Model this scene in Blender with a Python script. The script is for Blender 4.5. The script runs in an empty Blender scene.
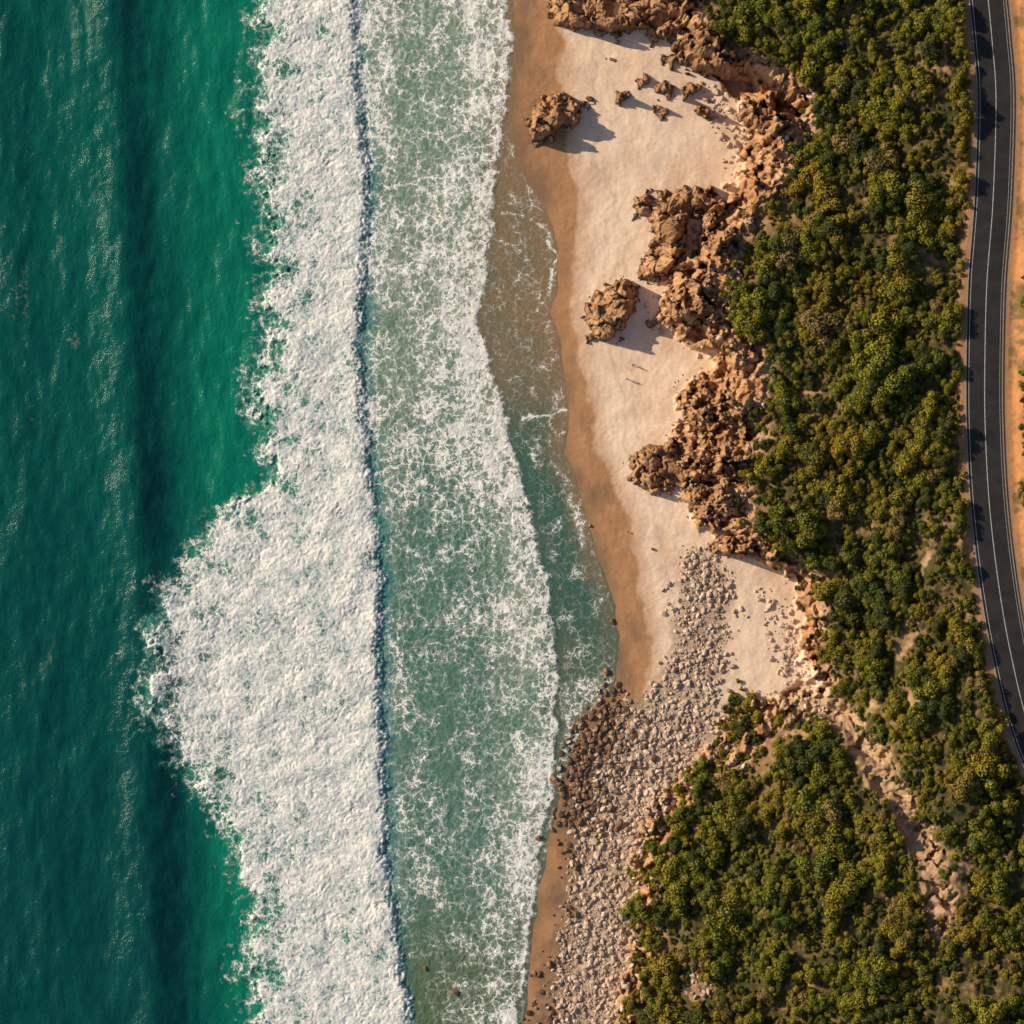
import bpy, math, random, time
import numpy as np
from mathutils import Vector
T0=time.time()
random.seed(7); rng=np.random.default_rng(7)
CAMH=800.0
SUN_EL=math.radians(25.0); SUN_DIR=(-1.0,0.40)

# ---------------------------------------------------------------- noise
def hsh(ix,iy,seed):
    h=(ix.astype(np.int64)*374761393+iy.astype(np.int64)*668265263+seed*1442695041)&0xffffffff
    h=((h^(h>>13))*1274126177)&0xffffffff
    h=((h^(h>>16))*2246822519)&0xffffffff
    h=(h^(h>>15))&0xffffff
    return h/float(0xffffff)
GT=np.array([(math.cos(a),math.sin(a)) for a in np.linspace(0,2*math.pi,64,endpoint=False)])
def perlin(x,y,seed=0):
    x0=np.floor(x);y0=np.floor(y);fx=x-x0;fy=y-y0
    ix=x0.astype(np.int64);iy=y0.astype(np.int64)
    u=fx*fx*fx*(fx*(fx*6-15)+10);v=fy*fy*fy*(fy*(fy*6-15)+10)
    def g(a,b):
        t=(hsh(ix+a,iy+b,seed)*63.99).astype(np.int64)
        return GT[t,0]*(fx-a)+GT[t,1]*(fy-b)
    n0=g(0,0)*(1-u)+g(1,0)*u
    n1=g(0,1)*(1-u)+g(1,1)*u
    return (n0*(1-v)+n1*v)*1.5
def fbm(x,y,o=4,seed=0,gain=.5):
    s=0;a=1;t=0
    for i in range(o):
        s=s+a*perlin(x*2**i+i*17.3,y*2**i-i*9.1,seed+i*7);t+=a;a*=gain
    return s/t
def worley(x,y,seed=0):
    x0=np.floor(x);y0=np.floor(y)
    f1=np.full(x.shape,9.);f2=np.full(x.shape,9.);r=np.zeros(x.shape);dx=np.zeros(x.shape);dy=np.zeros(x.shape)
    for i in(-1,0,1):
        for j in(-1,0,1):
            cx=x0+i;cy=y0+j
            hx=hsh(cx,cy,seed)
            a=x-(cx+hx);b=y-(cy+hsh(cx,cy,seed+31))
            d=np.sqrt(a*a+b*b);m=d<f1
            f2=np.where(m,f1,np.minimum(f2,d))
            r=np.where(m,(hx*91.7)%1,r);dx=np.where(m,a,dx);dy=np.where(m,b,dy)
            f1=np.where(m,d,f1)
    return f1,f2,r,dx,dy
def ss(a,b,x):
    t=np.clip((x-a)/(b-a),0,1);return t*t*(3-2*t)
def fract(x,y,seed):
    wx=x+fbm(x*.25,y*.25,3,seed)*2.4;wy=y+fbm(x*.25,y*.25,3,seed+5)*2.4
    h=0;crack=0;cr=0
    for k,s in enumerate((4.6,1.9,.8)):
        f1,f2,r,dx,dy=worley(wx/s*.8+wy/s*.3,wy/s*1.2-wx/s*.2,seed+k*11)
        tx=(r*7.3)%1-.5;ty=(r*13.7)%1-.5
        h=h+s*(.55,.38,.28)[k]*((r-.5)+1.4*(tx*dx+ty*dy))
        c=1-ss(0,.15,f2-f1);h=h-c*s*.08
        crack=np.maximum(crack,c*(.8,.5,.35)[k]);cr=cr+(r-.5)*(.5,.3,.2)[k]
    return h,crack,cr
def curve(pts,y):
    p=sorted(pts);return np.interp(y,[a for a,b in p],[b for a,b in p])
def pdist(px,py,pl):
    d=np.full(px.shape,1e9)
    for (ax,ay),(bx,by) in zip(pl[:-1],pl[1:]):
        vx=bx-ax;vy=by-ay
        t=np.clip(((px-ax)*vx+(py-ay)*vy)/(vx*vx+vy*vy+1e-9),0,1)
        d=np.minimum(d,np.hypot(px-ax-t*vx,py-ay-t*vy))
    return d
def polysd(px,py,poly):   # positive inside
    ins=np.zeros(px.shape,bool);n=len(poly)
    for i in range(n):
        ax,ay=poly[i];bx,by=poly[(i+1)%n]
        c=((ay>py)!=(by>py))&(px<(bx-ax)*(py-ay)/((by-ay) if by!=ay else 1e-9)+ax)
        ins^=c
    d=pdist(px,py,list(poly)+[poly[0]])
    return np.where(ins,d,-d)

# ---------------------------------------------------------------- survey curves (map units: 5 per metre, origin NW)
cA=[(-400,262),(0,262),(60,263),(110,258),(130,262),(200,268),(280,272),(340,268),(370,258),(410,258),(440,270),(470,276),(485,262),(500,240),(530,220),(555,193),(590,168),(620,158),(660,153),(700,151),(730,167),(770,188),(800,210),(825,230),(850,240),(880,248),(920,258),(960,250),(1024,262),(1400,270)]
cB=[(-400,340),(0,352),(100,358),(200,366),(300,360),(350,357),(420,362),(480,370),(550,378),(620,378),(700,378),(760,382),(820,383),(880,386),(940,396),(1000,405),(1024,408),(1400,430)]
cC=[(-400,505),(0,508),(50,510),(100,507),(150,500),(200,493),(250,490),(300,482),(320,475),(340,482),(380,495),(420,508),(460,515),(500,528),(550,540),(600,550),(650,556),(700,558),(750,556),(800,550),(850,542),(900,535),(950,528),(1024,518),(1400,500)]
cD=[(-400,508),(0,512),(60,513),(120,512),(160,515),(185,530),(210,546),(250,556),(290,557),(312,548),(330,556),(400,566),(420,568),(450,562),(480,575),(520,586),(560,598),(600,612),(640,617),(680,614),(700,600),(740,576),(800,556),(860,545),(900,536),(1024,522),(1400,500)]
cE=[(-400,545),(0,545),(50,562),(100,562),(150,565),(200,580),(250,574),(300,572),(350,577),(400,592),(450,596),(480,612),(520,627),(560,637),(600,642),(650,648),(680,648),(720,630),(800,600),(900,575),(1024,550)]
cF=[(-400,660),(0,664),(40,666),(60,690),(80,712),(100,736),(150,738),(180,730),(205,718),(240,690),(280,662),(320,660),(340,676),(352,708),(365,708),(380,686),(400,680),(440,676),(470,684),(500,686),(530,700),(555,735),(575,784),(620,796),(660,802),(690,816),(705,745),(740,712),(770,686),(800,652),(850,632),(900,628),(960,628),(1024,612),(1400,600)]
cG=[(-400,720),(0,690),(20,694),(45,716),(62,745),(75,790),(100,810),(130,804),(160,786),(200,764),(230,744),(260,728),(300,722),(330,732),(355,758),(400,756),(450,744),(500,734),(525,750),(545,778),(570,806),(600,818),(650,820),(690,834),(705,806),(740,760),(800,706),(850,670),(900,657),(1024,640),(1400,630)]
ZG=[(-400,14),(0,14),(240,14.5),(500,14),(560,10),(690,8),(720,6),(1024,6),(1400,6)]
GULLY=[(800,702),(830,700),(850,722),(868,752),(890,785),(912,815),(928,850),(936,885),(942,925)]
RAVINE=[(735,82),(755,88),(775,97),(792,108)]
ROAD=[(940,-700),(960,-350),(975,-120),(986,-20),(992,40),(996,100),(993,200),(987,280),(985,350),(985,420),(989,500),(998,580),(1011,655),(1030,730),(1060,800),(1110,890),(1170,1000),(1230,1200),(1280,1700)]
def catmull(P,n=14):
    out=[];P=[P[0]]+P+[P[-1]]
    for i in range(1,len(P)-2):
        p0,p1,p2,p3=[np.array(q,float) for q in P[i-1:i+3]]
        for t in np.linspace(0,1,n,endpoint=False):
            out.append(tuple(.5*((2*p1)+(-p0+p2)*t+(2*p0-5*p1+4*p2-p3)*t*t+(-p0+3*p1-3*p2+p3)*t**3)))
    out.append(tuple(P[-1]));return out
ROADP=catmull(ROAD,24)
RY=np.array([b for a,b in ROADP]);RX=np.array([a for a,b in ROADP]);RS=np.gradient(RX)/np.gradient(RY)
def road(px,py):
    xr=np.interp(py,RY,RX);return xr,np.abs(px-xr)/np.sqrt(1+np.interp(py,RY,RS)**2)
ROADZ=21.0
SHINGLE=[(690,545),(722,560),(732,600),(724,660),(717,690),(712,740),(690,790),(656,830),(644,900),(636,960),(622,1024),(610,1200),(500,1200),(523,1024),(535,980),(552,930),(566,860),(560,800),(572,745),(600,708),(650,692),(676,650),(676,600)]
LOWVEG=[(722,690),(738,684),(762,697),(795,712),(835,728),(862,760),(888,800),(908,850),(922,900),(935,935),(1000,960),(1100,990),(1200,1400),(600,1400),(614,1024),(632,960),(630,900),(636,850),(655,805),(690,768),(716,740)]
SANDP=[(724,580),(765,568),(778,600),(792,640),(835,690),(828,716),(790,704),(742,682),(720,655)]
BARE=[(790,738,24,10),(735,760,16,20),(905,640,16,30),(700,985,22,12),(870,700,12,24),(948,60,6,50),(960,880,10,30),(770,900,9,16),(905,700,10,30),(925,560,8,24)]

def tomap(X,Y):
    za=21*ss(38,90,X);k=1/(1-za/CAMH)
    return 512+5*X*k,512-5*Y*k
def toworld(px,py,z=0):
    k=(1-z/CAMH)/5;return ((px-512)*k,(512-py)*k)

def vegmask(px,py,gd=None):
    n=fbm(px/40,py/40,4,50);n3=fbm(px/13,py/13,2,55)
    wpx=px+n*26+n3*12;wpy=py+fbm(px/40,py/40,3,60)*24-n3*9
    xr,rd=road(px,py)
    if gd is None:gd=pdist(px+n*22+n3*8,wpy,GULLY)
    up=np.minimum(wpx-curve(cG,py)-2, (xr-25)-px+n*8)
    gx=curve([(700,832),(735,858),(768,880),(805,905),(850,925),(880,935),(925,942),(960,900)],py)
    up=np.where(py>700,np.minimum(up,wpx-gx-6),up)
    lo=polysd(wpx,wpy,LOWVEG)
    lo=np.minimum(lo,np.where(px>xr-26,-5,99))
    right=np.where((px>xr+34)&(n>.0),8,-9)
    m=np.maximum(np.maximum(up,lo),right)
    b=0
    for cx,cy,rx,ry in BARE:b=np.maximum(b,np.exp(-((wpx-cx)/rx)**2-((wpy-cy)/ry)**2))
    m=np.minimum(m,30-b*44)
    return np.minimum(m,gd-10),gd

def terrain(X,Y,full=True):
    px,py=tomap(X,Y)
    w1=fbm(px/30,py/30,4,1);w2=fbm(px/9,py/9,3,2)
    wpx=px+w1*12+w2*3
    wF=px+w1*20+w2*12
    D=curve(cD,py+w1*6);F=curve(cF,py+w2*6);G=curve(cG,py);G=np.maximum(G,F+14)
    d=(px+w1*5-D)*.2
    zb=np.where(d<0,np.maximum(d*.07,-6),np.minimum(d*.065,1.2+d*.02))
    t=np.clip((wF-F)/(G-F),0,1)
    zg=curve(ZG,py)
    prof=ss(0,.20,t)*.34+ss(.40,.66,t)*.38+t*.28
    zc=np.where(wF>F,zb*(1-t)+zg*prof,zb)
    t2=np.clip((px-G)/(962-G),0,1)
    z=zc+t2*(ROADZ-zg)
    fh,cr,crr=fract(X,Y,100)
    rockm=ss(0,5,wF-F)*(1-ss(G-4,G+22,wpx))
    sandp=ss(-3,5,polysd(px+w2*5,py+w1*8,SANDP))
    rockm=rockm*(1-sandp)
    lowr=ss(700,740,py)
    z=z+rockm*(fh*(1.45-.8*lowr)+w2*1.8)
    veg=ss(G,G+30,px)
    z=z+veg*(fbm(X/15,Y/15,3,9)*3.2+fbm(X/4,Y/4,3,12)*.9)
    gd=pdist(px+w1*20+w2*8,py+w1*14,GULLY)
    gm=1-ss(5,20,gd+w2*9)
    z=z-gm*1.8+gm*fh*.8
    rv=1-ss(4,16,pdist(px+w2*8,py+w1*10,RAVINE));z=z-rv*ss(715,735,px)*8
    xr,rd=road(px,py)
    emb=np.clip((px-xr-27)*.2*.45,0,None);emb=np.where(emb>18,18+(emb-18)*.2,emb)
    z=np.where(px>xr,ROADZ+emb+ss(26,60,px-xr)*(fh*.35+fbm(X/6,Y/6,3,33)*.8),z)
    f=1-ss(22,34,rd)
    z=z*(1-f)+(ROADZ-.06)*f
    if not full:return z
    drym=(1-rockm)*ss(0,4,d)*(1-ss(0,10,px-G))
    foot=worley(X/.75+w2,Y/.75,77)[0]
    z=z+drym*(fbm(X/4.5,Y/4.5,3,21)*.17+fbm(X/.9,Y/.9,2,22)*.035+np.clip(.35-foot,-.3,0)*-.10*np.clip(fbm(X/8,Y/12,2,23)*2,0,1))
    Ex=curve(cE,py)
    wet=1-ss(-3,4,px+w1*10+w2*3-Ex)
    def C(*c):return np.array(c,float)
    def mix(a,b,m):return a*(1-m[...,None])+b*m[...,None]
    nn=fbm(X/9,Y/9,4,40);n2=fbm(X/1.2,Y/1.2,3,41);st=fbm(X/2.2,Y/9,4,43)
    col=np.broadcast_to(C(.82,.62,.465),X.shape+(3,)).copy()
    col=mix(col,C(.66,.455,.32),np.clip(.28+nn*1.2+st*.5,0,1))
    damp=1-ss(2,18+w1*14,px+w1*9-Ex)
    col=mix(col,C(.58,.36,.225),damp*.8)
    ln=np.exp(-((px+w1*16+w2*2-Ex-30)/1.6)**2);col=mix(col,C(.45,.30,.20),ln*.35)
    ln=np.exp(-((px+w1*22+w2*2-Ex-44)/1.2)**2);col=mix(col,C(.42,.27,.17),ln*.25)
    wetc=mix(np.broadcast_to(C(.43,.225,.11),col.shape),C(.26,.15,.085),np.clip(.5+nn*1.4+st*.5-(px-Ex+30)/40,0,1))
    col=mix(col,wetc,wet)
    sh=ss(-4,8,polysd(px+w1*14,py+w2*10,SHINGLE))
    shc=mix(np.broadcast_to(C(.34,.24,.165),col.shape),C(.17,.095,.05),np.clip(1-(px-D)/55+w1*.6,0,1))
    col=mix(col,shc,sh*np.clip(.75+n2*.6,0,1))
    rc=mix(np.broadcast_to(C(.60,.345,.18),col.shape),C(.42,.19,.075),np.clip(.40+crr*1.3+nn*1.1,0,1))
    rc=mix(rc,C(.70,.48,.32),np.clip(n2*1.2,0,.6))
    rc=mix(rc,C(.16,.075,.035),np.clip(cr*.75,0,1))
    col=mix(col,rc,rockm)
    soil=mix(np.broadcast_to(C(.12,.085,.03),col.shape),C(.34,.20,.095),np.clip(nn*1.5+n2*.9+.05,0,1))
    soil=mix(soil,C(.045,.045,.012),np.clip(.5-nn*1.2-n2,0,1)*.85)
    inl=ss(G-2,G+14,wpx)*(1-sandp)
    rim=1-ss(10,40,wpx-G);soil=mix(soil,rc*.8,rim*.7)
    vm,_=vegmask(px,py)
    soil=mix(soil,mix(rc,C(.50,.34,.21),np.clip(.4+n2,0,1)),(1-ss(-6,4,vm+w2*6))*.75)
    col=mix(col,soil,inl)
    gc=mix(np.broadcast_to(C(.56,.37,.23),col.shape),C(.28,.16,.085),np.clip(.35+crr+n2,0,1))
    col=mix(col,gc,gm*.9)
    dirt=mix(np.broadcast_to(C(.58,.255,.095),col.shape),C(.36,.18,.085),np.clip(.4+nn+n2,0,1))
    orange=np.where(px>xr,ss(18,24,rd),(1-ss(23,30,rd+w2*8)))
    col=mix(col,dirt,orange*np.where(px>xr,1,.8))
    tan=(1-ss(20,25,rd+w2*5))
    col=mix(col,C(.33,.22,.15),tan*.7)
    grass=np.where(px>xr+24,ss(.05,.3,nn+w2*.5),0)
    col=mix(col,C(.12,.10,.03),grass*.7)
    wetm=wet*(px<700)
    return z,np.clip(col,0,1),np.clip(rockm+gm*.6,0,1),wetm

# ---------------------------------------------------------------- mesh helpers
def axis(lo,hi,step,far,g=1.14):
    c=list(np.arange(lo,hi+step/2,step));s=step;a=hi
    while a<far: s*=g;a+=s;c.append(a)
    s=step;a=lo;L=[]
    while a>-far: s*=g;a-=s;L.append(a)
    return np.array(L[::-1]+c)
def gridmesh(name,X,Y,Z,attrs,mat,keep=None):
    ny,nx=X.shape
    co=np.stack([X,Y,Z],-1).reshape(-1,3).astype(np.float32)
    idx=np.arange(ny*nx).reshape(ny,nx)
    q=np.stack([idx[:-1,:-1],idx[:-1,1:],idx[1:,1:],idx[1:,:-1]],-1)
    q=q[keep] if keep is not None else q.reshape(-1,4)
    me=bpy.data.meshes.new(name)
    me.vertices.add(len(co));me.vertices.foreach_set('co',co.ravel())
    me.loops.add(q.size);me.loops.foreach_set('vertex_index',q.ravel().astype(np.int32))
    me.polygons.add(len(q));me.polygons.foreach_set('loop_start',np.arange(0,q.size,4,dtype=np.int32))
    me.polygons.foreach_set('loop_total',np.full(len(q),4,np.int32))
    me.polygons.foreach_set('use_smooth',np.ones(len(q),bool))
    me.update(calc_edges=True)
    for n,a in attrs.items():
        if a.ndim==3:
            at=me.attributes.new(n,'FLOAT_COLOR','POINT')
            at.data.foreach_set('color',np.concatenate([a.reshape(-1,3),np.ones((a.shape[0]*a.shape[1],1))],1).astype(np.float32).ravel())
        else:
            at=me.attributes.new(n,'FLOAT','POINT');at.data.foreach_set('value',a.astype(np.float32).ravel())
    ob=bpy.data.objects.new(name,me);bpy.context.collection.objects.link(ob);me.materials.append(mat)
    return ob
def pymesh(name,v,f,mats=(),mi=None,smooth=False,parent=None):
    me=bpy.data.meshes.new(name);me.from_pydata([tuple(a) for a in v],[],[tuple(int(i) for i in a) for a in f]);
    for m in mats:me.materials.append(m)
    if mi is not None:me.polygons.foreach_set('material_index',np.array(mi,np.int32))
    if smooth:me.polygons.foreach_set('use_smooth',np.ones(len(me.polygons),bool))
    me.update();ob=bpy.data.objects.new(name,me);bpy.context.collection.objects.link(ob)
    if parent:ob.parent=parent
    return ob
class NT:
    def __init__(s,name):
        s.m=bpy.data.materials.new(name);s.m.use_nodes=True;s.t=s.m.node_tree;s.t.nodes.clear()
        s.o=s.n('ShaderNodeOutputMaterial');s.b=s.n('ShaderNodeBsdfPrincipled');s.l(s.b.outputs[0],s.o.inputs[0])
    def n(s,k,**kw):
        x=s.t.nodes.new(k)
        for a,b in kw.items():setattr(x,a,b)
        return x
    def l(s,a,b):s.t.links.new(a,b)
    def put(s,sock,v):
        if isinstance(v,bpy.types.NodeSocket):s.l(v,sock)
        else:sock.default_value=v
    def math(s,op,a,b=0,c=0,clamp=False):
        x=s.n('ShaderNodeMath',operation=op,use_clamp=clamp);s.put(x.inputs[0],a);s.put(x.inputs[1],b)
        s.put(x.inputs[2],c);return x.outputs[0]
    def mixc(s,f,a,b,mode='MIX'):
        x=s.n('ShaderNodeMix',data_type='RGBA',blend_type=mode);s.put(x.inputs[0],f)
        for i,v in((6,a),(7,b)):
            s.put(x.inputs[i],v if isinstance(v,bpy.types.NodeSocket) else (*v,1))
        return x.outputs[2]
    def attr(s,n):return s.n('ShaderNodeAttribute',attribute_name=n)
    def noise(s,v,sc,det=4,rough=.55,col=False,dist=0):
        x=s.n('ShaderNodeTexNoise');s.l(v,x.inputs['Vector']);x.inputs['Scale'].default_value=sc;x.inputs['Detail'].default_value=det
        x.inputs['Roughness'].default_value=rough;x.inputs['Distortion'].default_value=dist
        return x.outputs['Color' if col else 'Fac']
    def vor(s,v,sc,feat='F1',out='Distance'):
        x=s.n('ShaderNodeTexVoronoi',feature=feat,voronoi_dimensions='2D');s.l(v,x.inputs['Vector']);x.inputs['Scale'].default_value=sc;return x.outputs[out]
    def rng(s,v,a,b,c=0,d=1,smooth=True):
        x=s.n('ShaderNodeMapRange',interpolation_type='SMOOTHSTEP' if smooth else 'LINEAR')
        for i,q in enumerate((v,a,b,c,d)):s.put(x.inputs[i],q)
        return x.outputs[0]
    def bump(s,h,st,dist):
        x=s.n('ShaderNodeBump');s.put(x.inputs['Strength'],st);x.inputs['Distance'].default_value=dist;s.l(h,x.inputs['Height']);s.l(x.outputs[0],s.b.inputs['Normal'])
    def pos(s):return s.n('ShaderNodeNewGeometry').outputs['Position']

# ---------------------------------------------------------------- materials
def mat_ground():
    m=NT('ground_surface');p=m.pos()
    c=m.attr('Col').outputs['Color'];rk=m.attr('rock').outputs['Fac'];wt=m.attr('wet').outputs['Fac']
    n=m.noise(p,1.6,5,.7)
    vv=m.rng(n,.25,.75,.70,1.26)
    amt=m.math('ADD',m.math('MULTIPLY',rk,.7),.35,clamp=True)
    cx=m.n('ShaderNodeCombineXYZ')
    for i in range(3):m.l(vv,cx.inputs[i])
    c2=m.mixc(amt,c,m.mixc(1,c,cx.outputs[0],'MULTIPLY'))
    m.l(c2,m.b.inputs['Base Color'])
    m.l(m.rng(wt,0,1,.92,.35),m.b.inputs['Roughness'])
    m.b.inputs['Specular IOR Level'].default_value=.25
    st=m.math('ADD',m.math('MULTIPLY',rk,.6),m.math('MULTIPLY_ADD',wt,-.13,.18))
    m.bump(n,st,.5)
    return m.m
def mat_ocean():
    m=NT('sea_water');p=m.pos()
    wc=m.attr('Col').outputs['Color'];D=m.attr('foam').outputs['Fac'];bk=m.attr('brk').outputs['Fac']
    nz=m.noise(p,.5,4,.66,col=True)
    sub=m.n('ShaderNodeVectorMath',operation='MULTIPLY_ADD');m.l(nz,sub.inputs[0]);sub.inputs[1].default_value=(3.8,3.8,0);m.l(p,sub.inputs[2])
    q=sub.outputs[0]
    e1=m.rng(m.vor(q,.52,'DISTANCE_TO_EDGE'),0,.24,1,0,False)
    e2=m.rng(m.vor(q,1.35,'DISTANCE_TO_EDGE'),0,.26,1,0,False)
    N=m.noise(p,.3,6,.64);N2=m.noise(p,3.2,3,.7)
    L=m.math('MULTIPLY',e1,.42);L=m.math('MULTIPLY_ADD',e2,.38,L)
    L=m.math('MULTIPLY_ADD',m.rng(N,.3,.7,-.30,.36,False),1.0,L)
    L=m.math('MULTIPLY_ADD',m.rng(N2,.3,.7,-.15,.17,False),1.0,L)
    s=m.math('ADD',L,D)
    f=m.rng(s,.86,1.16);f0=m.rng(s,.40,1.0,0,.28)
    f=m.math('MAXIMUM',f,f0)
    f=m.math('MULTIPLY',f,m.rng(D,.02,.12))
    fl=m.attr('fleck').outputs['Fac']
    fk=m.rng(m.math('MULTIPLY_ADD',fl,.20,m.math('MULTIPLY_ADD',N2,.5,m.math('MULTIPLY',m.noise(q,.8,3,.6),.5))),.70,.78)
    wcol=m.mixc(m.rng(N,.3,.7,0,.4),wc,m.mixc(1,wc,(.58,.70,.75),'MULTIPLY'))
    wcol=m.mixc(m.math('MULTIPLY',fk,.30),wcol,(.55,.5,.34))  # pale gold foam specks, sun glitter painted into their colour
    lacy=m.mixc(m.rng(L,-.1,.75),(.60,.62,.57),(.90,.86,.80))
    solid=m.mixc(m.rng(m.math('MULTIPLY_ADD',D,.40,L),.22,1.25),(.42,.51,.49),(.92,.875,.82))
    hol=m.mixc(bk,lacy,solid)
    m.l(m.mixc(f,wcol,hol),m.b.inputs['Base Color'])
    m.l(m.rng(f,0,1,.16,.85),m.b.inputs['Roughness'])
    m.b.inputs['IOR'].default_value=1.33;m.b.inputs['Specular IOR Level'].default_value=.4
    h=m.noise(p,1.5,5,.72)
    m.bump(h,m.rng(bk,0,1,.40,.55),.5)
    return m.m
def mat_rock(name,c1,c2,c3,rough=.85):
    m=NT(name);p=m.pos();oi=m.n('ShaderNodeObjectInfo').outputs['Random']
    n=m.noise(p,1.3,3,.65);a=m.mixc(m.rng(n,.3,.7),c1,c2)
    a=m.mixc(m.rng(oi,.25,1,0,.9,False),a,c3)
    m.l(a,m.b.inputs['Base Color']);m.b.inputs['Roughness'].default_value=rough
    return m.m
def mat_leaf():
    m=NT('shrub_foliage');p=m.pos();oi=m.n('ShaderNodeObjectInfo').outputs['Random']
    a=m.mixc(oi,(.062,.098,.008),(.22,.18,.012))
    big=m.noise(p,.055,4,.65)
    a=m.mixc(m.rng(big,.50,.66,0,.75),a,(.30,.17,.02))
    a=m.mixc(m.rng(big,.46,.34,0,.65),a,(.055,.095,.010))
    fine=m.noise(p,1.6,2,.6);a=m.mixc(m.rng(fine,.43,.66,0,.65),a,(.38,.30,.026))  # golden sun highlights painted at random into the leaf colour
    h2=m.math('FRACT',m.math('MULTIPLY',oi,17.3));a=m.mixc(m.rng(h2,.70,.82,0,.8),a,(.030,.050,.008))
    a=m.mixc(m.rng(m.math('FRACT',m.math('MULTIPLY',oi,43.7)),.90,.95,0,.7),a,(.30,.18,.065))
    m.l(a,m.b.inputs['Base Color']);m.b.inputs['Roughness'].default_value=.7;m.b.inputs['Specular IOR Level'].default_value=.2
    return m.m
def mat_plain(name,c,rough=.8,var=.25,sc=3,bump=0):
    m=NT(name);p=m.pos();n=m.noise(p,sc,4,.65)
    a=m.mixc(m.rng(n,.3,.7),tuple(x*(1-var) for x in c),tuple(min(1,x*(1+var)) for x in c))
    m.l(a,m.b.inputs['Base Color']);m.b.inputs['Roughness'].default_value=rough
    if bump:m.bump(n,bump,.05)
    return m.m
GM=mat_ground();OM=mat_ocean();LM=mat_leaf()
DARK=mat_plain('shrub_shade_core',(.022,.022,.005),.9)  # near-black lobe cores: shade inside the shrub painted as colour
BARK=mat_plain('shrub_bark',(.10,.07,.045),.9)

# ---------------------------------------------------------------- terrain
xs=axis(-8,112,.2,2500);ys=axis(-106,106,.2,2500)
X,Y=np.meshgrid(xs,ys)
Z,COL,RK,WT=terrain(X,Y)
gridmesh('coastal_terrain',X,Y,Z,{'Col':COL,'rock':RK,'wet':WT},GM)
def hgt(X,Y):return terrain(np.asarray(X,float),np.asarray(Y,float),False)
print('terrain',time.time()-T0)

# ---------------------------------------------------------------- ocean
xs=axis(-106,24,.2,2500);ys=axis(-106,106,.2,2500)
X,Y=np.meshgrid(xs,ys);px,py=512+5*X,512-5*Y
w=fbm(px/26,py/26,4,301);w2=fbm(px/8,py/8,3,302);w3=fbm(px/3,py/3,2,303)
fing=fbm(px/30,py/13,4,304,.6)
A=curve(cA,py+w*8);B=curve(cB,py)+fbm(py/30,py*0+3,4,305,.55)*8;Cc=curve(cC,py)+fbm(py/30,py*0+8,4,306,.6)*12;Dd=curve(cD,py)
inA=px+w*18+w2*12+w3*6+fing*13-A
inB=B-px-w2*5-w3*5
u=np.clip((px-A)/(B-A),0,1)
bm=ss(-2,8,inA)*ss(-7,5,inB)
qx=X+w*3.5+w2;qy=Y+w2*1.6
bill=1-np.abs(fbm(qx/2.2,qy/1.6,3,310))*2.4
bill2=1-np.abs(fbm(qx/.9,qy/.75,2,311))*2
bill3=fbm(X/.5,Y/.5,1,312)
roll=.25+.38*u**1.6+fbm(X/8,Y/6,3,313)*.50
zb=bm*(roll+.18*bill*(.7+w)+.085*bill2+.05*bill3)
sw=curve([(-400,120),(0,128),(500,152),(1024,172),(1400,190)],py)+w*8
s1=np.exp(-((px-sw+16)/26)**2);s2=np.exp(-((px-sw+118)/34)**2)
chop=fbm(X/3.2,Y/6,4,320)
off=1-ss(-10,10,inA)
zz=(.95*s1+.35*s2)+off*chop*.20+off*fbm(X/9,Y/18,3,321)*.5
z2m=ss(-1,3,-inB)*ss(-4,3,Cc-px)
zs=zz+zb+z2m*(.16+.16*fbm(X/2,Y/2.5,3,330)+.06*bill3)
sw2=ss(0,4,px-Cc)
zs=zs*(1-sw2)+sw2*.02
def V(*c):return np.array(c,float)
def mx(a,b,m):return a*(1-np.clip(m,0,1)[...,None])+b*np.clip(m,0,1)[...,None]
lf=fbm(X/22,Y/30,4,340);mf=fbm(X/5,Y/9,4,341)
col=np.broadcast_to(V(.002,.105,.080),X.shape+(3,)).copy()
col=mx(col,V(.002,.066,.063),ss(200,900,py)*(1-ss(150,300,px)))
col=mx(col,V(.003,.19,.118),ss(sw+10,sw+85,px)*(.85+lf*.9+mf*.3))
col=mx(col,V(.001,.036,.040),np.exp(-((px-sw)/18)**2)*(.88+lf*.6+mf*.3))  # swell front: its shade and depth tone painted into the water colour
col=mx(col,V(.001,.058,.055),np.exp(-((px-sw+120)/30)**2)*.5)  # fainter shading of the outer swell, also painted into the colour
col=mx(col,V(.002,.13,.095),np.clip(mf*.5,0,.35)*off)
col=mx(col,V(.02,.23,.16),ss(-26,0,inA)*(.5+mf))
col=mx(col,V(.26,.32,.23),ss(0,10,-inB)*(.9+lf))
col=mx(col,V(.085,.195,.145),ss(2,25,-inB)*(1-ss(90,160,px-B))*np.clip(ss(330,560,py)*.9+.15+lf+mf*.4,0,1))
col=mx(col,V(.05,.22,.22),ss(0,2,-inB)*(1-ss(10,20,-inB+w2*8))*.7)  # skylit blue of the breaker's shadow strip, painted into the water colour
col=mx(col,V(.12,.15,.075),ss(860,1000,py)*ss(0,10,-inB)*.75)
thin=ss(Cc-30,Cc+4,px)
swc=mx(np.broadcast_to(V(.25,.18,.10),col.shape),V(.06,.135,.10),ss(300,520,py)+lf*.6+mf*.3)
swc=mx(swc,V(.30,.19,.105),ss(-30,0,px-Dd+w*10)*.8*(1-.6*ss(500,650,py)))
col=mx(col,swc,thin)
foam=bm*(.72+.42*ss(0,70,inA+fing*30)+w*.6+mf*.5+.10*bill)
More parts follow.
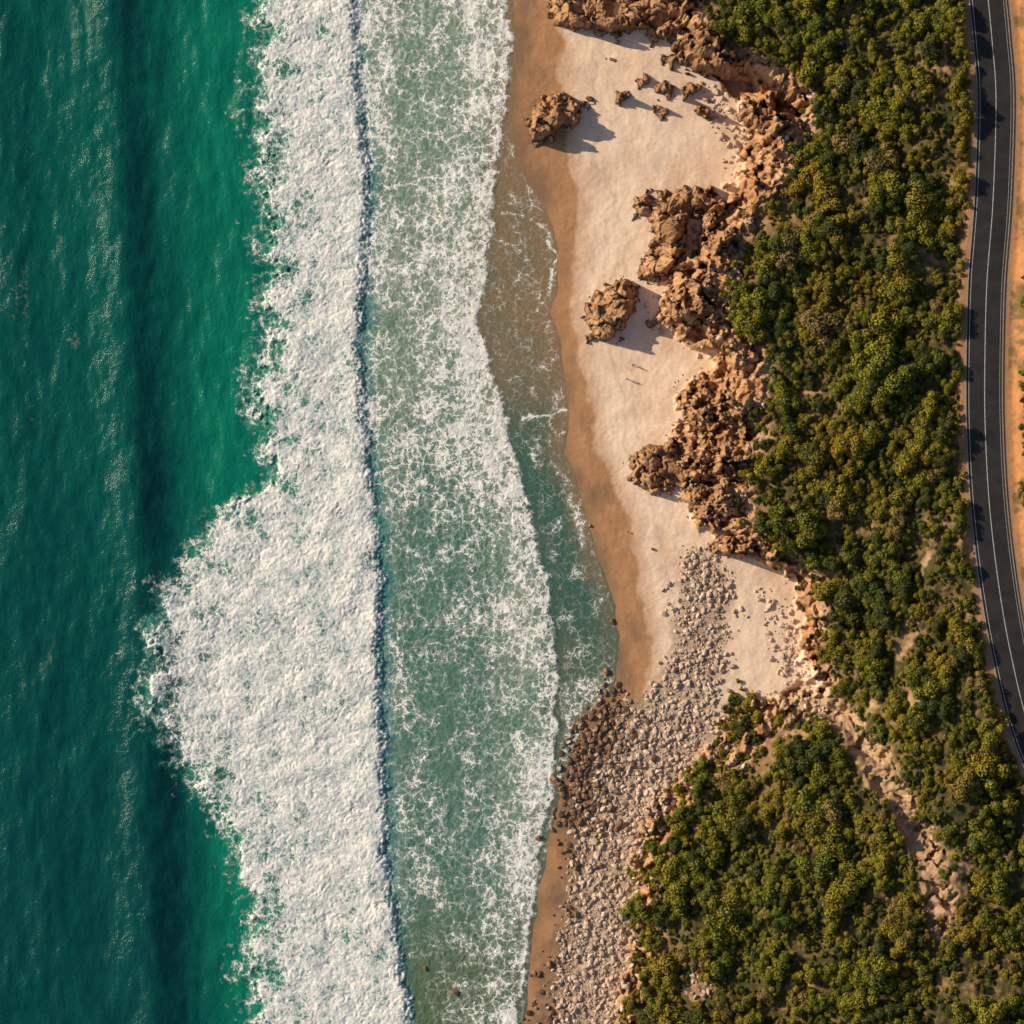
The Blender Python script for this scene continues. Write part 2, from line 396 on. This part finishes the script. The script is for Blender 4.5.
z2=(.36+.32*ss(80,5,Cc-px) + .20*ss(40,4,-inB)*(1-ss(450,650,py))+.10*(1-ss(200,420,py)) +lf*.6+mf*.45+w*.3 -.02*ss(380,560,py)*(1-ss(30,80,px-B)) -.14*ss(880,980,py))
z2=z2-(ss(0,2,-inB)*(1-ss(9,15,-inB+w2*6)))*.18
foam=np.maximum(foam,z2m*z2)
foam=np.maximum(foam,(ss(-24,-2,inA+w2*14)*(inA<8)*(.40+w*.5)))
edge=np.exp(-((Cc-px-4)/4.5)**2);foam=np.maximum(foam,edge*(.82+w2*.6)*z2m)
def arc(pts,wd,st):
    global foam
    d=pdist(px+w*9+w2*4,py+w*6,pts);foam=np.maximum(foam,np.exp(-(d/wd)**2)*st)
arc([(500,212),(525,216),(545,228),(553,250),(553,280),(545,300),(535,310)],1.5,.66)
arc([(495,240),(520,250),(535,270),(538,300)],1.2,.5)
arc([(512,8),(530,10)],2,.5)
arc([(522,420),(545,416),(566,410)],2.2,.8)
arc([(548,440),(556,470),(572,486)],1.6,.55)
arc([(572,500),(580,520),(582,545)],5,.66)
arc([(378,190),(420,180),(470,178),(500,172)],2.0,.8)
sx=ss(0,10,px-Cc)*(px<Dd);foam=np.maximum(foam,sx*(.08+.6*np.clip(fbm(X/3,Y/5,3,350),0,1)))
foam=np.maximum(foam,sx*.5*ss(640,700,py))
flk=np.zeros(X.shape)
for cx,cy,r1,r2 in((75,340,14,30),(75,40,10,40),(20,300,16,50),(60,240,10,16),(205,515,16,26),(40,420,60,40),(30,150,40,60)):
    flk=np.maximum(flk,np.exp(-((px-cx)/r1)**2-((py-cy)/r2)**2)*(.6 if r1>35 else .9))
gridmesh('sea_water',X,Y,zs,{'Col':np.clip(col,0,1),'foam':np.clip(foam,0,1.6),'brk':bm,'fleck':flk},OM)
print('sea',time.time()-T0)

# ---------------------------------------------------------------- rock outcrops
def outcrop(name,poly,H,seed,wd=2.0,st=.15):
    P=np.array(poly,float);x0,y0=toworld(P[:,0].min()-14,P[:,1].max()+14,2);x1,y1=toworld(P[:,0].max()+14,P[:,1].min()-14,2)
    xs=np.arange(x0,x1,st);ys=np.arange(y0,y1,st);X,Y=np.meshgrid(xs,ys);px,py=tomap(X,Y)
    a=fbm(X/2.2,Y/2.2,4,seed);b=fbm(X/2.2,Y/2.2,4,seed+9)
    d=polysd(px+a*12,py+b*12,poly)*.2+.15
    g=terrain(X,Y,False)
    fh,cr,crr=fract(X,Y,seed+3)
    pr=ss(-.25,wd,d)**.6
    big=.75+.6*fbm(X/5,Y/5,2,seed+20)
    z=g-.6+pr*(H*big+.6)+fh*1.35*ss(0,1.0,d)
    z=np.where(d<-.25,g-.7,z)
    nn=fbm(X/4,Y/4,3,seed+2);n2=fbm(X/.8,Y/.8,3,seed+1)
    c=mx(np.broadcast_to(V(.52,.29,.15),X.shape+(3,)),V(.32,.155,.07),.42+crr*1.2+nn*.8)
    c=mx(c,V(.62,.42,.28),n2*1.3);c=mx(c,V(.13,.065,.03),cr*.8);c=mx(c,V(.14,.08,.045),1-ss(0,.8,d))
    dk=(d>-.4);keep=(dk[:-1,:-1]|dk[1:,1:]|dk[:-1,1:]|dk[1:,:-1])
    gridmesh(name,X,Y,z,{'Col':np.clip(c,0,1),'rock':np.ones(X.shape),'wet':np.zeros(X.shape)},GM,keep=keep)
outcrop('rock_outcrop',[(527,120),(535,105),(552,95),(572,94),(583,105),(580,118),(565,130),(545,145),(530,143)],5.0,500)
outcrop('rock_outcrop',[(548,5),(555,-30),(640,-30),(690,-20),(690,10),(672,30),(658,46),(642,32),(620,36),(600,38),(585,32),(565,28),(548,20)],4.0,520)
outcrop('rock_outcrop',[(632,205),(645,195),(665,193),(690,188),(715,193),(728,205),(715,217),(700,213),(685,222),(682,245),(680,262),(668,278),(650,282),(637,278),(640,262),(652,250),(655,235),(648,222),(635,215)],5.4,540)
outcrop('rock_outcrop',[(583,310),(600,290),(618,278),(632,285),(638,300),(630,320),(620,335),(605,345),(590,338)],5.2,560)
outcrop('rock_outcrop',[(625,462),(640,448),(665,442),(690,438),(700,430),(722,440),(735,470),(730,520),(700,520),(680,500),(655,495),(635,485)],3.4,580)
outcrop('rock_outcrop',[(682,420),(679,397),(700,383),(722,400),(725,425),(700,432)],4.0,600)
outcrop('rock_outcrop',[(700,545),(735,538),(770,545),(775,560),(745,560),(715,553)],2.6,610)
outcrop('rock_outcrop',[(672,46),(690,34),(712,42),(732,60),(742,74),(728,82),(710,80),(692,74),(678,64)],9.5,630,3)
outcrop('rock_outcrop',[(736,112),(752,104),(775,112),(785,128),(770,140),(750,132)],4.4,640)
outcrop('rock_outcrop',[(664,300),(676,285),(700,280),(716,292),(712,318),(695,332),(674,322)],4.5,650,3)
outcrop('rock_outcrop',[(690,245),(706,226),(722,222),(730,240),(718,262),(700,268)],4.0,660,2.5)
for i,(cx,cy,r) in enumerate([(589,104,6),(621,98,7),(644,84,7),(664,91,9),(660,112,7),(651,328,6),(497,0,8),(705,110,8),(690,90,8),(612,60,4),(668,60,7)]):
    outcrop('beach_rock',[(cx+r*math.cos(a)*random.uniform(.7,1.2),cy+r*math.sin(a)*random.uniform(.7,1.2)) for a in [k*math.pi/4 for k in range(8)]],.14*r+.7,700+i*13,.9)
print('rocks',time.time()-T0)

# ---------------------------------------------------------------- instancing helper
def carrier(name,parent,pts,child,tilt=0):
    v=[];f=[]
    for x,y,z,s in pts:
        a=random.uniform(0,2*math.pi)
        R=Vector((random.gauss(0,tilt),random.gauss(0,tilt),1)).normalized()
        t=Vector((math.cos(a),math.sin(a),0));t=(t-R*t.dot(R)).normalized();b=R.cross(t)
        c=Vector((x,y,z));n=len(v)
        for i,j in((-1,-1),(1,-1),(1,1),(-1,1)):v.append(c+t*(i*s/2)+b*(j*s/2))
        f.append((n,n+1,n+2,n+3))
    ob=pymesh(name,v,f,parent=parent)
    ob.instance_type='FACES';ob.use_instance_faces_scale=True;ob.instance_faces_scale=1
    ob.show_instancer_for_render=False;ob.show_instancer_for_viewport=False
    child.parent=ob;return ob

# ---------------------------------------------------------------- shrubs
def shrub(i,big):
    r=random.Random(i);v=[];f=[];mi=[]
    lobes=[(0,0,.55,.48)]
    for k in range(r.randint(6,9) if big else 4):
        a=r.uniform(0,6.283);d=r.uniform(.35,.8);lobes.append((math.cos(a)*d,math.sin(a)*d,r.uniform(.15,.6),r.uniform(.2,.40)))
    for (cx,cy,cz,R) in lobes:
        nb=len(v)
        for lat in range(4):
            for lon in range(7):
                th=lat/3*math.pi*.62;ph=lon/7*6.283;q=R*.78*r.uniform(.85,1.1)
                v.append((cx+q*math.sin(th)*math.cos(ph),cy+q*math.sin(th)*math.sin(ph),cz+q*math.cos(th)))
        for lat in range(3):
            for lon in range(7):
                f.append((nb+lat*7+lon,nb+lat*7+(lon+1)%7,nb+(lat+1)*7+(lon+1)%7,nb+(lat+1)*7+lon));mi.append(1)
        for q in range(int((520 if big else 240)*R)):
            zc=r.uniform(-.2,1);ph=r.uniform(0,6.283);sr=math.sqrt(1-zc*zc)
            n=Vector((sr*math.cos(ph),sr*math.sin(ph),zc))
            c=Vector((cx,cy,cz))+n*R*r.uniform(.78,1.1)
            n=(n*1.2+Vector((r.gauss(0,.4),r.gauss(0,.4),r.gauss(0,.4)))).normalized()
            t=n.cross(Vector((r.gauss(0,1),r.gauss(0,1),r.gauss(0,1)))).normalized();b=n.cross(t)
            s=r.uniform(.035,.07)*(1 if big else 1.6);k0=len(v)
            for p in (c-t*s,c-b*s*.7+t*s*.1,c+t*s*1.2,c+b*s*.7+t*s*.1):v.append(p)
            f.append((k0,k0+1,k0+2,k0+3));mi.append(0)
    for k in range(4):
        a=k*1.57+r.random();e=Vector((math.cos(a)*.4,math.sin(a)*.4,.45));k0=len(v)
        for j in range(3):v.append((math.cos(j*2.1)*.04,math.sin(j*2.1)*.04,-.35))
        for j in range(3):v.append(e+Vector((math.cos(j*2.1)*.015,math.sin(j*2.1)*.015,0)))
        for j in range(3):f.append((k0+j,k0+(j+1)%3,k0+3+(j+1)%3,k0+3+j));mi.append(2)
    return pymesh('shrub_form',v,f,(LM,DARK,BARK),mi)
root=bpy.data.objects.new('coastal_shrubs',None);bpy.context.collection.objects.link(root)
NB=7;NS=4;big=[[] for _ in range(NB)];small=[[] for _ in range(NS)]
def scatter(dst,step,rmin,rmax,gap,seed,pw=1):
    gx=np.arange(18,118,step);gy=np.arange(-112,112,step);X,Y=np.meshgrid(gx,gy)
    r_=np.random.default_rng(seed);X=X+r_.uniform(-.5,.5,X.shape)*step;Y=Y+r_.uniform(-.5,.5,Y.shape)*step
    px,py=tomap(X,Y);m,gd=vegmask(px,py)
    dens=fbm(X/6,Y/6,3,801)
    sp=ss(900,960,px)*.14+ss(600,900,py)*ss(760,900,px)*.08+ss(700,720,py)*(1-ss(740,800,px))*(1-ss(790,860,py))*.16+ss(880,960,py)*.05
    ok=(m>rmin*1.4)&(dens-sp>gap)
    X=X[ok];Y=Y[ok];mm=m[ok];ln=fbm(X/11,Y/11,2,811)
    Z=hgt(X,Y)
    for x,y,z,q,l in zip(X,Y,Z,mm,ln):
        s=rmin+(rmax-rmin)*random.random()**pw;s=min(s*(1+l*.9),.7+q*.18)
        dst[random.randrange(len(dst))].append((x,y,z+.10*s,s))
scatter(big,2.6,1.3,3.5,-.27,1,1.6)
scatter(small,1.4,.55,1.25,-.40,3)
for cx,cy,s in [(960,38,2.2),(961,105,2.4),(962,122,2.0),(960,150,2.2),(960,180,2.4),(962,12,2.0)]:
    x,y=toworld(cx,cy,21);z=float(hgt([x],[y])[0])
    big[random.randrange(NB)].append((x,y,z+.6,s*.9))
P=[]
for k in range(240):
    cx=random.uniform(640,745);cy=random.uniform(690,840)
    if cx>735-(cy-690)*.7+random.uniform(-5,45):P.append(toworld(cx,cy,4))
for cx,cy in [(random.gauss(765,40),random.gauss(560,30)) for _ in range(30)]+[(random.gauss(745,14),random.uniform(200,520)) for _ in range(60)]+[(random.gauss(880,50),random.gauss(780,70)) for _ in range(60)]:
    P.append(toworld(cx,cy,8))
P=np.array(P);Zp=hgt(P[:,0],P[:,1])
for (x,y),z in zip(P,Zp):
    if z>3:small[random.randrange(NS)].append((x,y,z,random.uniform(.4,1.2)))
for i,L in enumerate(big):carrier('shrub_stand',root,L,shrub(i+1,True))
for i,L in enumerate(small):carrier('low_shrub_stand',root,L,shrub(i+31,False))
print('shrubs',sum(map(len,big)),sum(map(len,small)),time.time()-T0)

# ---------------------------------------------------------------- boulders
def boulder(i,mat):
    import bmesh
    bm=bmesh.new();bmesh.ops.create_icosphere(bm,subdivisions=3,radius=.5);r=random.Random(i)
    pl=[(Vector((r.gauss(0,1),r.gauss(0,1),r.gauss(0,1))).normalized(),r.uniform(.28,.46)) for _ in range(11)]
    sc=Vector((r.uniform(.9,1.3),r.uniform(.7,1),r.uniform(.6,.85)))
    for v in bm.verts:
        for n,d in pl:
            k=v.co.dot(n)
            if k>d:v.co-=n*(k-d)*.9
        v.co=Vector((v.co.x*sc.x,v.co.y*sc.y,v.co.z*sc.z))
    me=bpy.data.meshes.new('boulder_form');bm.to_mesh(me);bm.free();me.materials.append(mat)
    ob=bpy.data.objects.new('boulder_form',me);bpy.context.collection.objects.link(ob);return ob
DRY=mat_rock('dry_boulders',(.66,.51,.40),(.55,.41,.31),(.30,.20,.135))
WETM=mat_rock('wet_boulders',(.26,.135,.065),(.15,.08,.045),(.07,.05,.032),.4)
br=bpy.data.objects.new('boulder_field',None);bpy.context.collection.objects.link(br)
dry=[[] for _ in range(5)];wet=[[] for _ in range(3)]
N=90000
cx=rng.uniform(500,830,N);cy=rng.uniform(20,1060,N)
X=(cx-512)/5;Y=(512-cy)/5;px,py=tomap(X,Y);ww=fbm(px/25,py/25,3,900);w9=fbm(px/8,py/8,2,905)
sd=polysd(px+ww*22,py+ww*14,SHINGLE);Fv=curve(cF,py);vm,_=vegmask(px,py)
wq=(px-curve(cD,py))
pr=ss(-12,14,sd)*(.9+w9*.8)
pr=np.maximum(pr,.12*np.exp(-((px-Fv+4)/9)**2)*(py<560))
pr=np.maximum(pr,.3*ss(0,10,polysd(px,py,[(690,60),(715,80),(740,110),(755,150),(735,170),(715,150),(700,110)])))
pr=np.maximum(pr,.40*ss(-4,8,polysd(px,py,[(752,585),(790,600),(808,650),(815,690),(785,690),(768,650)])))
pr=np.maximum(pr,.03*ss(0,5,px-Fv)*(px<curve(cG,py)+8))
pr=np.maximum(pr,.22*(py>690)*(vm<8)*(px>600)*(px<900))
pr=pr*np.where((py>830)&(wq<26+w9*20),.15,1)
pr=np.where(wq<-4,0,pr)*(vm<8)
ok=rng.random(N)<pr*.62
X=X[ok];Y=Y[ok];wq=wq[ok];ww=ww[ok];py=py[ok];Zt=hgt(X,Y)
for x,y,z,q,w_,p_ in zip(X,Y,Zt,wq,ww,py):
    s=.38+1.15*random.random()**3.6
    if q<28+w_*50 and p_>680:
        s*=1.25;wet[random.randrange(3)].append((x,y,max(z,-.1)+.08*s,s))
    else:dry[random.randrange(5)].append((x,y,z+.12*s,s))
P=[]
for k in range(260):
    cx=random.gauss(592,26);cy=random.gauss(755,42)
    if cx<curve(cD,cy)-12:continue
    P.append((*toworld(cx,cy),random.uniform(.8,2.1)))
P=np.array(P);Zp=hgt(P[:,0],P[:,1])
for (x,y,s),z in zip(P,Zp):wet[random.randrange(3)].append((x,y,max(z,-.2)+.1,s))
for cx,cy,s in((455,992,1.9),(425,968,1.2),(585,742,1.5),(612,715,1.4),(652,549,.8),(628,532,.5),(612,690,1.2),(600,700,1.4),(590,526,.8)):
    x,y=toworld(cx,cy);wet[random.randrange(3)].append((x,y,.15 if cx<620 else 1.0,s))
for i,L in enumerate(dry):carrier('dry_boulder_spread',br,L,boulder(i+40,DRY),.35)
for i,L in enumerate(wet):carrier('wet_boulder_spread',br,L,boulder(i+60,WETM),.35)
print('boulders',sum(map(len,dry)),sum(map(len,wet)),time.time()-T0)

# ---------------------------------------------------------------- road
R=[Vector((*toworld(a,b,ROADZ),ROADZ)) for a,b in catmull(ROAD,40)]
def strip(name,o1,o2,z,mat,parent,dash=None,zlow=None):
    v=[];f=[];s=0
    for i,p in enumerate(R):
        t=(R[min(i+1,len(R)-1)]-R[max(i-1,0)]).normalized();n=Vector((t.y,-t.x,0))
        if n.x<0:n=-n
        a=p+n*o1;b=p+n*o2;v+= [(a.x,a.y,z),(b.x,b.y,z)]
        if zlow is not None:v+=[(a.x,a.y,zlow),(b.x,b.y,zlow)]
        if i:
            s+=(R[i]-R[i-1]).length
            on=dash is None or (s%(dash[0]+dash[1]))<dash[0]
            k=4 if zlow is not None else 2;c=i*k;l=c-k
            if on:
                f.append((l,l+1,c+1,c))
                if zlow is not None:f+=[(l+2,l,c,c+2),(l+1,l+3,c+3,c+1)]
    return pymesh(name,v,f,(mat,),parent=parent)
rr=bpy.data.objects.new('coastal_road',None);bpy.context.collection.objects.link(rr)
ASP=mat_plain('asphalt',(.019,.017,.018),.9,.35,.35,.2);WP=mat_plain('road_paint',(.50,.48,.45),.7,.3,2)
KB=mat_plain('kerb_concrete',(.30,.23,.17),.85,.25,2);
strip('asphalt_surface',-3.55,3.35,ROADZ+.02,ASP,rr,zlow=ROADZ-.3)
strip('centre_line',-.07,.07,ROADZ+.026,WP,rr)
strip('edge_line_sea',-3.12,-3.03,ROADZ+.026,WP,rr)
strip('edge_line_hill',2.9,2.96,ROADZ+.026,WP,rr)
strip('kerb_sea',-3.75,-3.553,ROADZ+.13,KB,rr,zlow=ROADZ-.3)
strip('kerb_hill',3.353,3.55,ROADZ+.13,KB,rr,zlow=ROADZ-.3)

# ---------------------------------------------------------------- people
def person(x,y,face,shirt,trous,hair,stride,seed):
    SK=mat_plain('skin',(.42,.25,.17),.6,.05);mats=[SK,mat_plain('shirt_cloth',shirt,.9,.1),mat_plain('trouser_cloth',trous,.9,.1),mat_plain('hair',hair,.8,.2)]
    verts=[];edges=[];rad=[]
    def add(p,r,par=None):
        verts.append(p);rad.append(r)
        if par is not None:edges.append((par,len(verts)-1))
        return len(verts)-1
    pel=add((0,0,.95),(.15,.11));w_=add((0,0,1.10),(.135,.10),pel);ch=add((0,.01,1.30),(.165,.115),w_);nk=add((0,0,1.46),(.07,.07),ch)
    n2=add((0,.01,1.53),(.052,.055),nk);hd=add((0,.02,1.60),(.075,.09),n2);h2=add((0,.02,1.68),(.082,.10),hd);h3=add((0,.015,1.76),(.055,.065),h2)
    for s in(-1,1):
        st=stride*s
        hp=add((.09*s,0,.90),(.10,.10),pel);kn=add((.10*s,st*.5+.04,.50),(.062,.065),hp);an=add((.10*s,st-.02,.09),(.042,.045),kn);add((.105*s,st+.14,.045),(.045,.035),an)
        sh=add((.19*s,0,1.40),(.062,.065),ch);el=add((.25*s,-st*.45-.02,1.13),(.043,.045),sh);wr=add((.26*s,-st*.7+.08,.90),(.028,.03),el)
        pm=add((.26*s,-st*.75+.11,.82),(.04,.022),wr)
    me=bpy.data.meshes.new('body');me.from_pydata(verts,edges,[]);ob=bpy.data.objects.new('body',me);bpy.context.collection.objects.link(ob)
    md=ob.modifiers.new('s','SKIN');
    for i,sv in enumerate(me.skin_vertices[0].data if len(me.skin_vertices) else []):sv.radius=rad[i];sv.use_root=(i==0)
    sb=ob.modifiers.new('u','SUBSURF');sb.levels=2;sb.render_levels=2
    dg=bpy.context.evaluated_depsgraph_get();m2=bpy.data.meshes.new_from_object(ob.evaluated_get(dg));ob.modifiers.clear();ob.data=m2
    m2.materials.clear()
    for m in mats:m2.materials.append(m)
    for p in m2.polygons:
        c=p.center;p.use_smooth=True
        if c.z>1.70 or (c.z>1.58 and c.y<-.01):k=3
        elif c.z>1.48:k=0
        elif abs(c.x)>.21 and c.z<1.2:k=0
        elif c.z>.98:k=1
        elif c.z>.1:k=2
        else:k=0
        p.material_index=k
    v=[];f=[]
    def cone(a,b,r1,r2):
        a=Vector(a);b=Vector(b);d=(b-a).normalized();u=d.orthogonal().normalized();w=d.cross(u);n=len(v)
        for c,r in((a,r1),(b,r2)):
            for j in range(6):v.append(c+(u*math.cos(j*1.047)+w*math.sin(j*1.047))*r)
        for j in range(6):f.append((n+j,n+(j+1)%6,n+6+(j+1)%6,n+6+j))
        f.append(tuple(range(n+6,n+12)))
    for s in(-1,1):
        st=stride*s;hx,hy,hz=.26*s,-st*.75+.11,.80
        for j,L in enumerate((.06,.072,.078,.07)):
            yy=hy-.03+j*.02;cone((hx,yy,hz+.01),(hx-.006*s,yy+.005,hz-L*.55),.009,.008);cone((hx-.006*s,yy+.005,hz-L*.55),(hx-.025*s,yy+.01,hz-L),.008,.006)
        cone((hx,hy+.035,hz+.05),(hx-.01*s,hy+.075,hz+.0),.011,.008)
        cone((.07*s,.02,1.66),(.095*s,.01,1.67),.03,.015)
    cone((0,.10,1.665),(0,.135,1.645),.018,.012)
    e=pymesh('fingers_and_features',v,f,(SK,),smooth=True)
    root=bpy.data.objects.new('beach_walker',None);bpy.context.collection.objects.link(root)
    ob.parent=root;e.parent=root;ob.name='body'
    z=float(terrain(np.array([x]),np.array([y]),True)[0][0]);root.location=(x,y,z-.01);root.rotation_euler=(0,0,face)
x,y=toworld(633,365,1.5);person(x,y,-.4,(.10,.12,.2),(.04,.04,.06),(.03,.02,.015),.22,1)
x,y=toworld(627,379,1.5);person(x,y,.3,(.35,.08,.06),(.08,.08,.10),(.06,.035,.02),-.2,2)

# ---------------------------------------------------------------- light, sky, camera
hx,hy=SUN_DIR;L=math.hypot(hx,hy)
ds=Vector((hx/L*math.cos(SUN_EL),hy/L*math.cos(SUN_EL),math.sin(SUN_EL)))
sl=bpy.data.lights.new('sun','SUN');sl.energy=5;sl.angle=math.radians(.5);sl.color=(1,.85,.62)
so=bpy.data.objects.new('sun',sl);bpy.context.collection.objects.link(so);so.rotation_euler=(-ds).to_track_quat('-Z','Y').to_euler();so.location=ds*500
w=bpy.data.worlds.new('World');bpy.context.scene.world=w;w.use_nodes=True;nt=w.node_tree
sk=nt.nodes.new('ShaderNodeTexSky');sk.sky_type='NISHITA';sk.sun_disc=False;sk.sun_elevation=SUN_EL;sk.sun_rotation=math.atan2(hx,hy)%(2*math.pi)
nt.links.new(sk.outputs[0],nt.nodes['Background'].inputs[0]);nt.nodes['Background'].inputs[1].default_value=.105
cam=bpy.data.cameras.new('camera');co=bpy.data.objects.new('camera',cam);bpy.context.collection.objects.link(co)
co.location=(0,0,CAMH);co.rotation_euler=(0,0,0);cam.sensor_width=36;cam.lens=18/(102.4/CAMH);cam.clip_start=1;cam.clip_end=8000
sc=bpy.context.scene;sc.camera=co;sc.view_settings.view_transform='Standard';sc.view_settings.look='None';sc.view_settings.exposure=0
print('done',time.time()-T0)
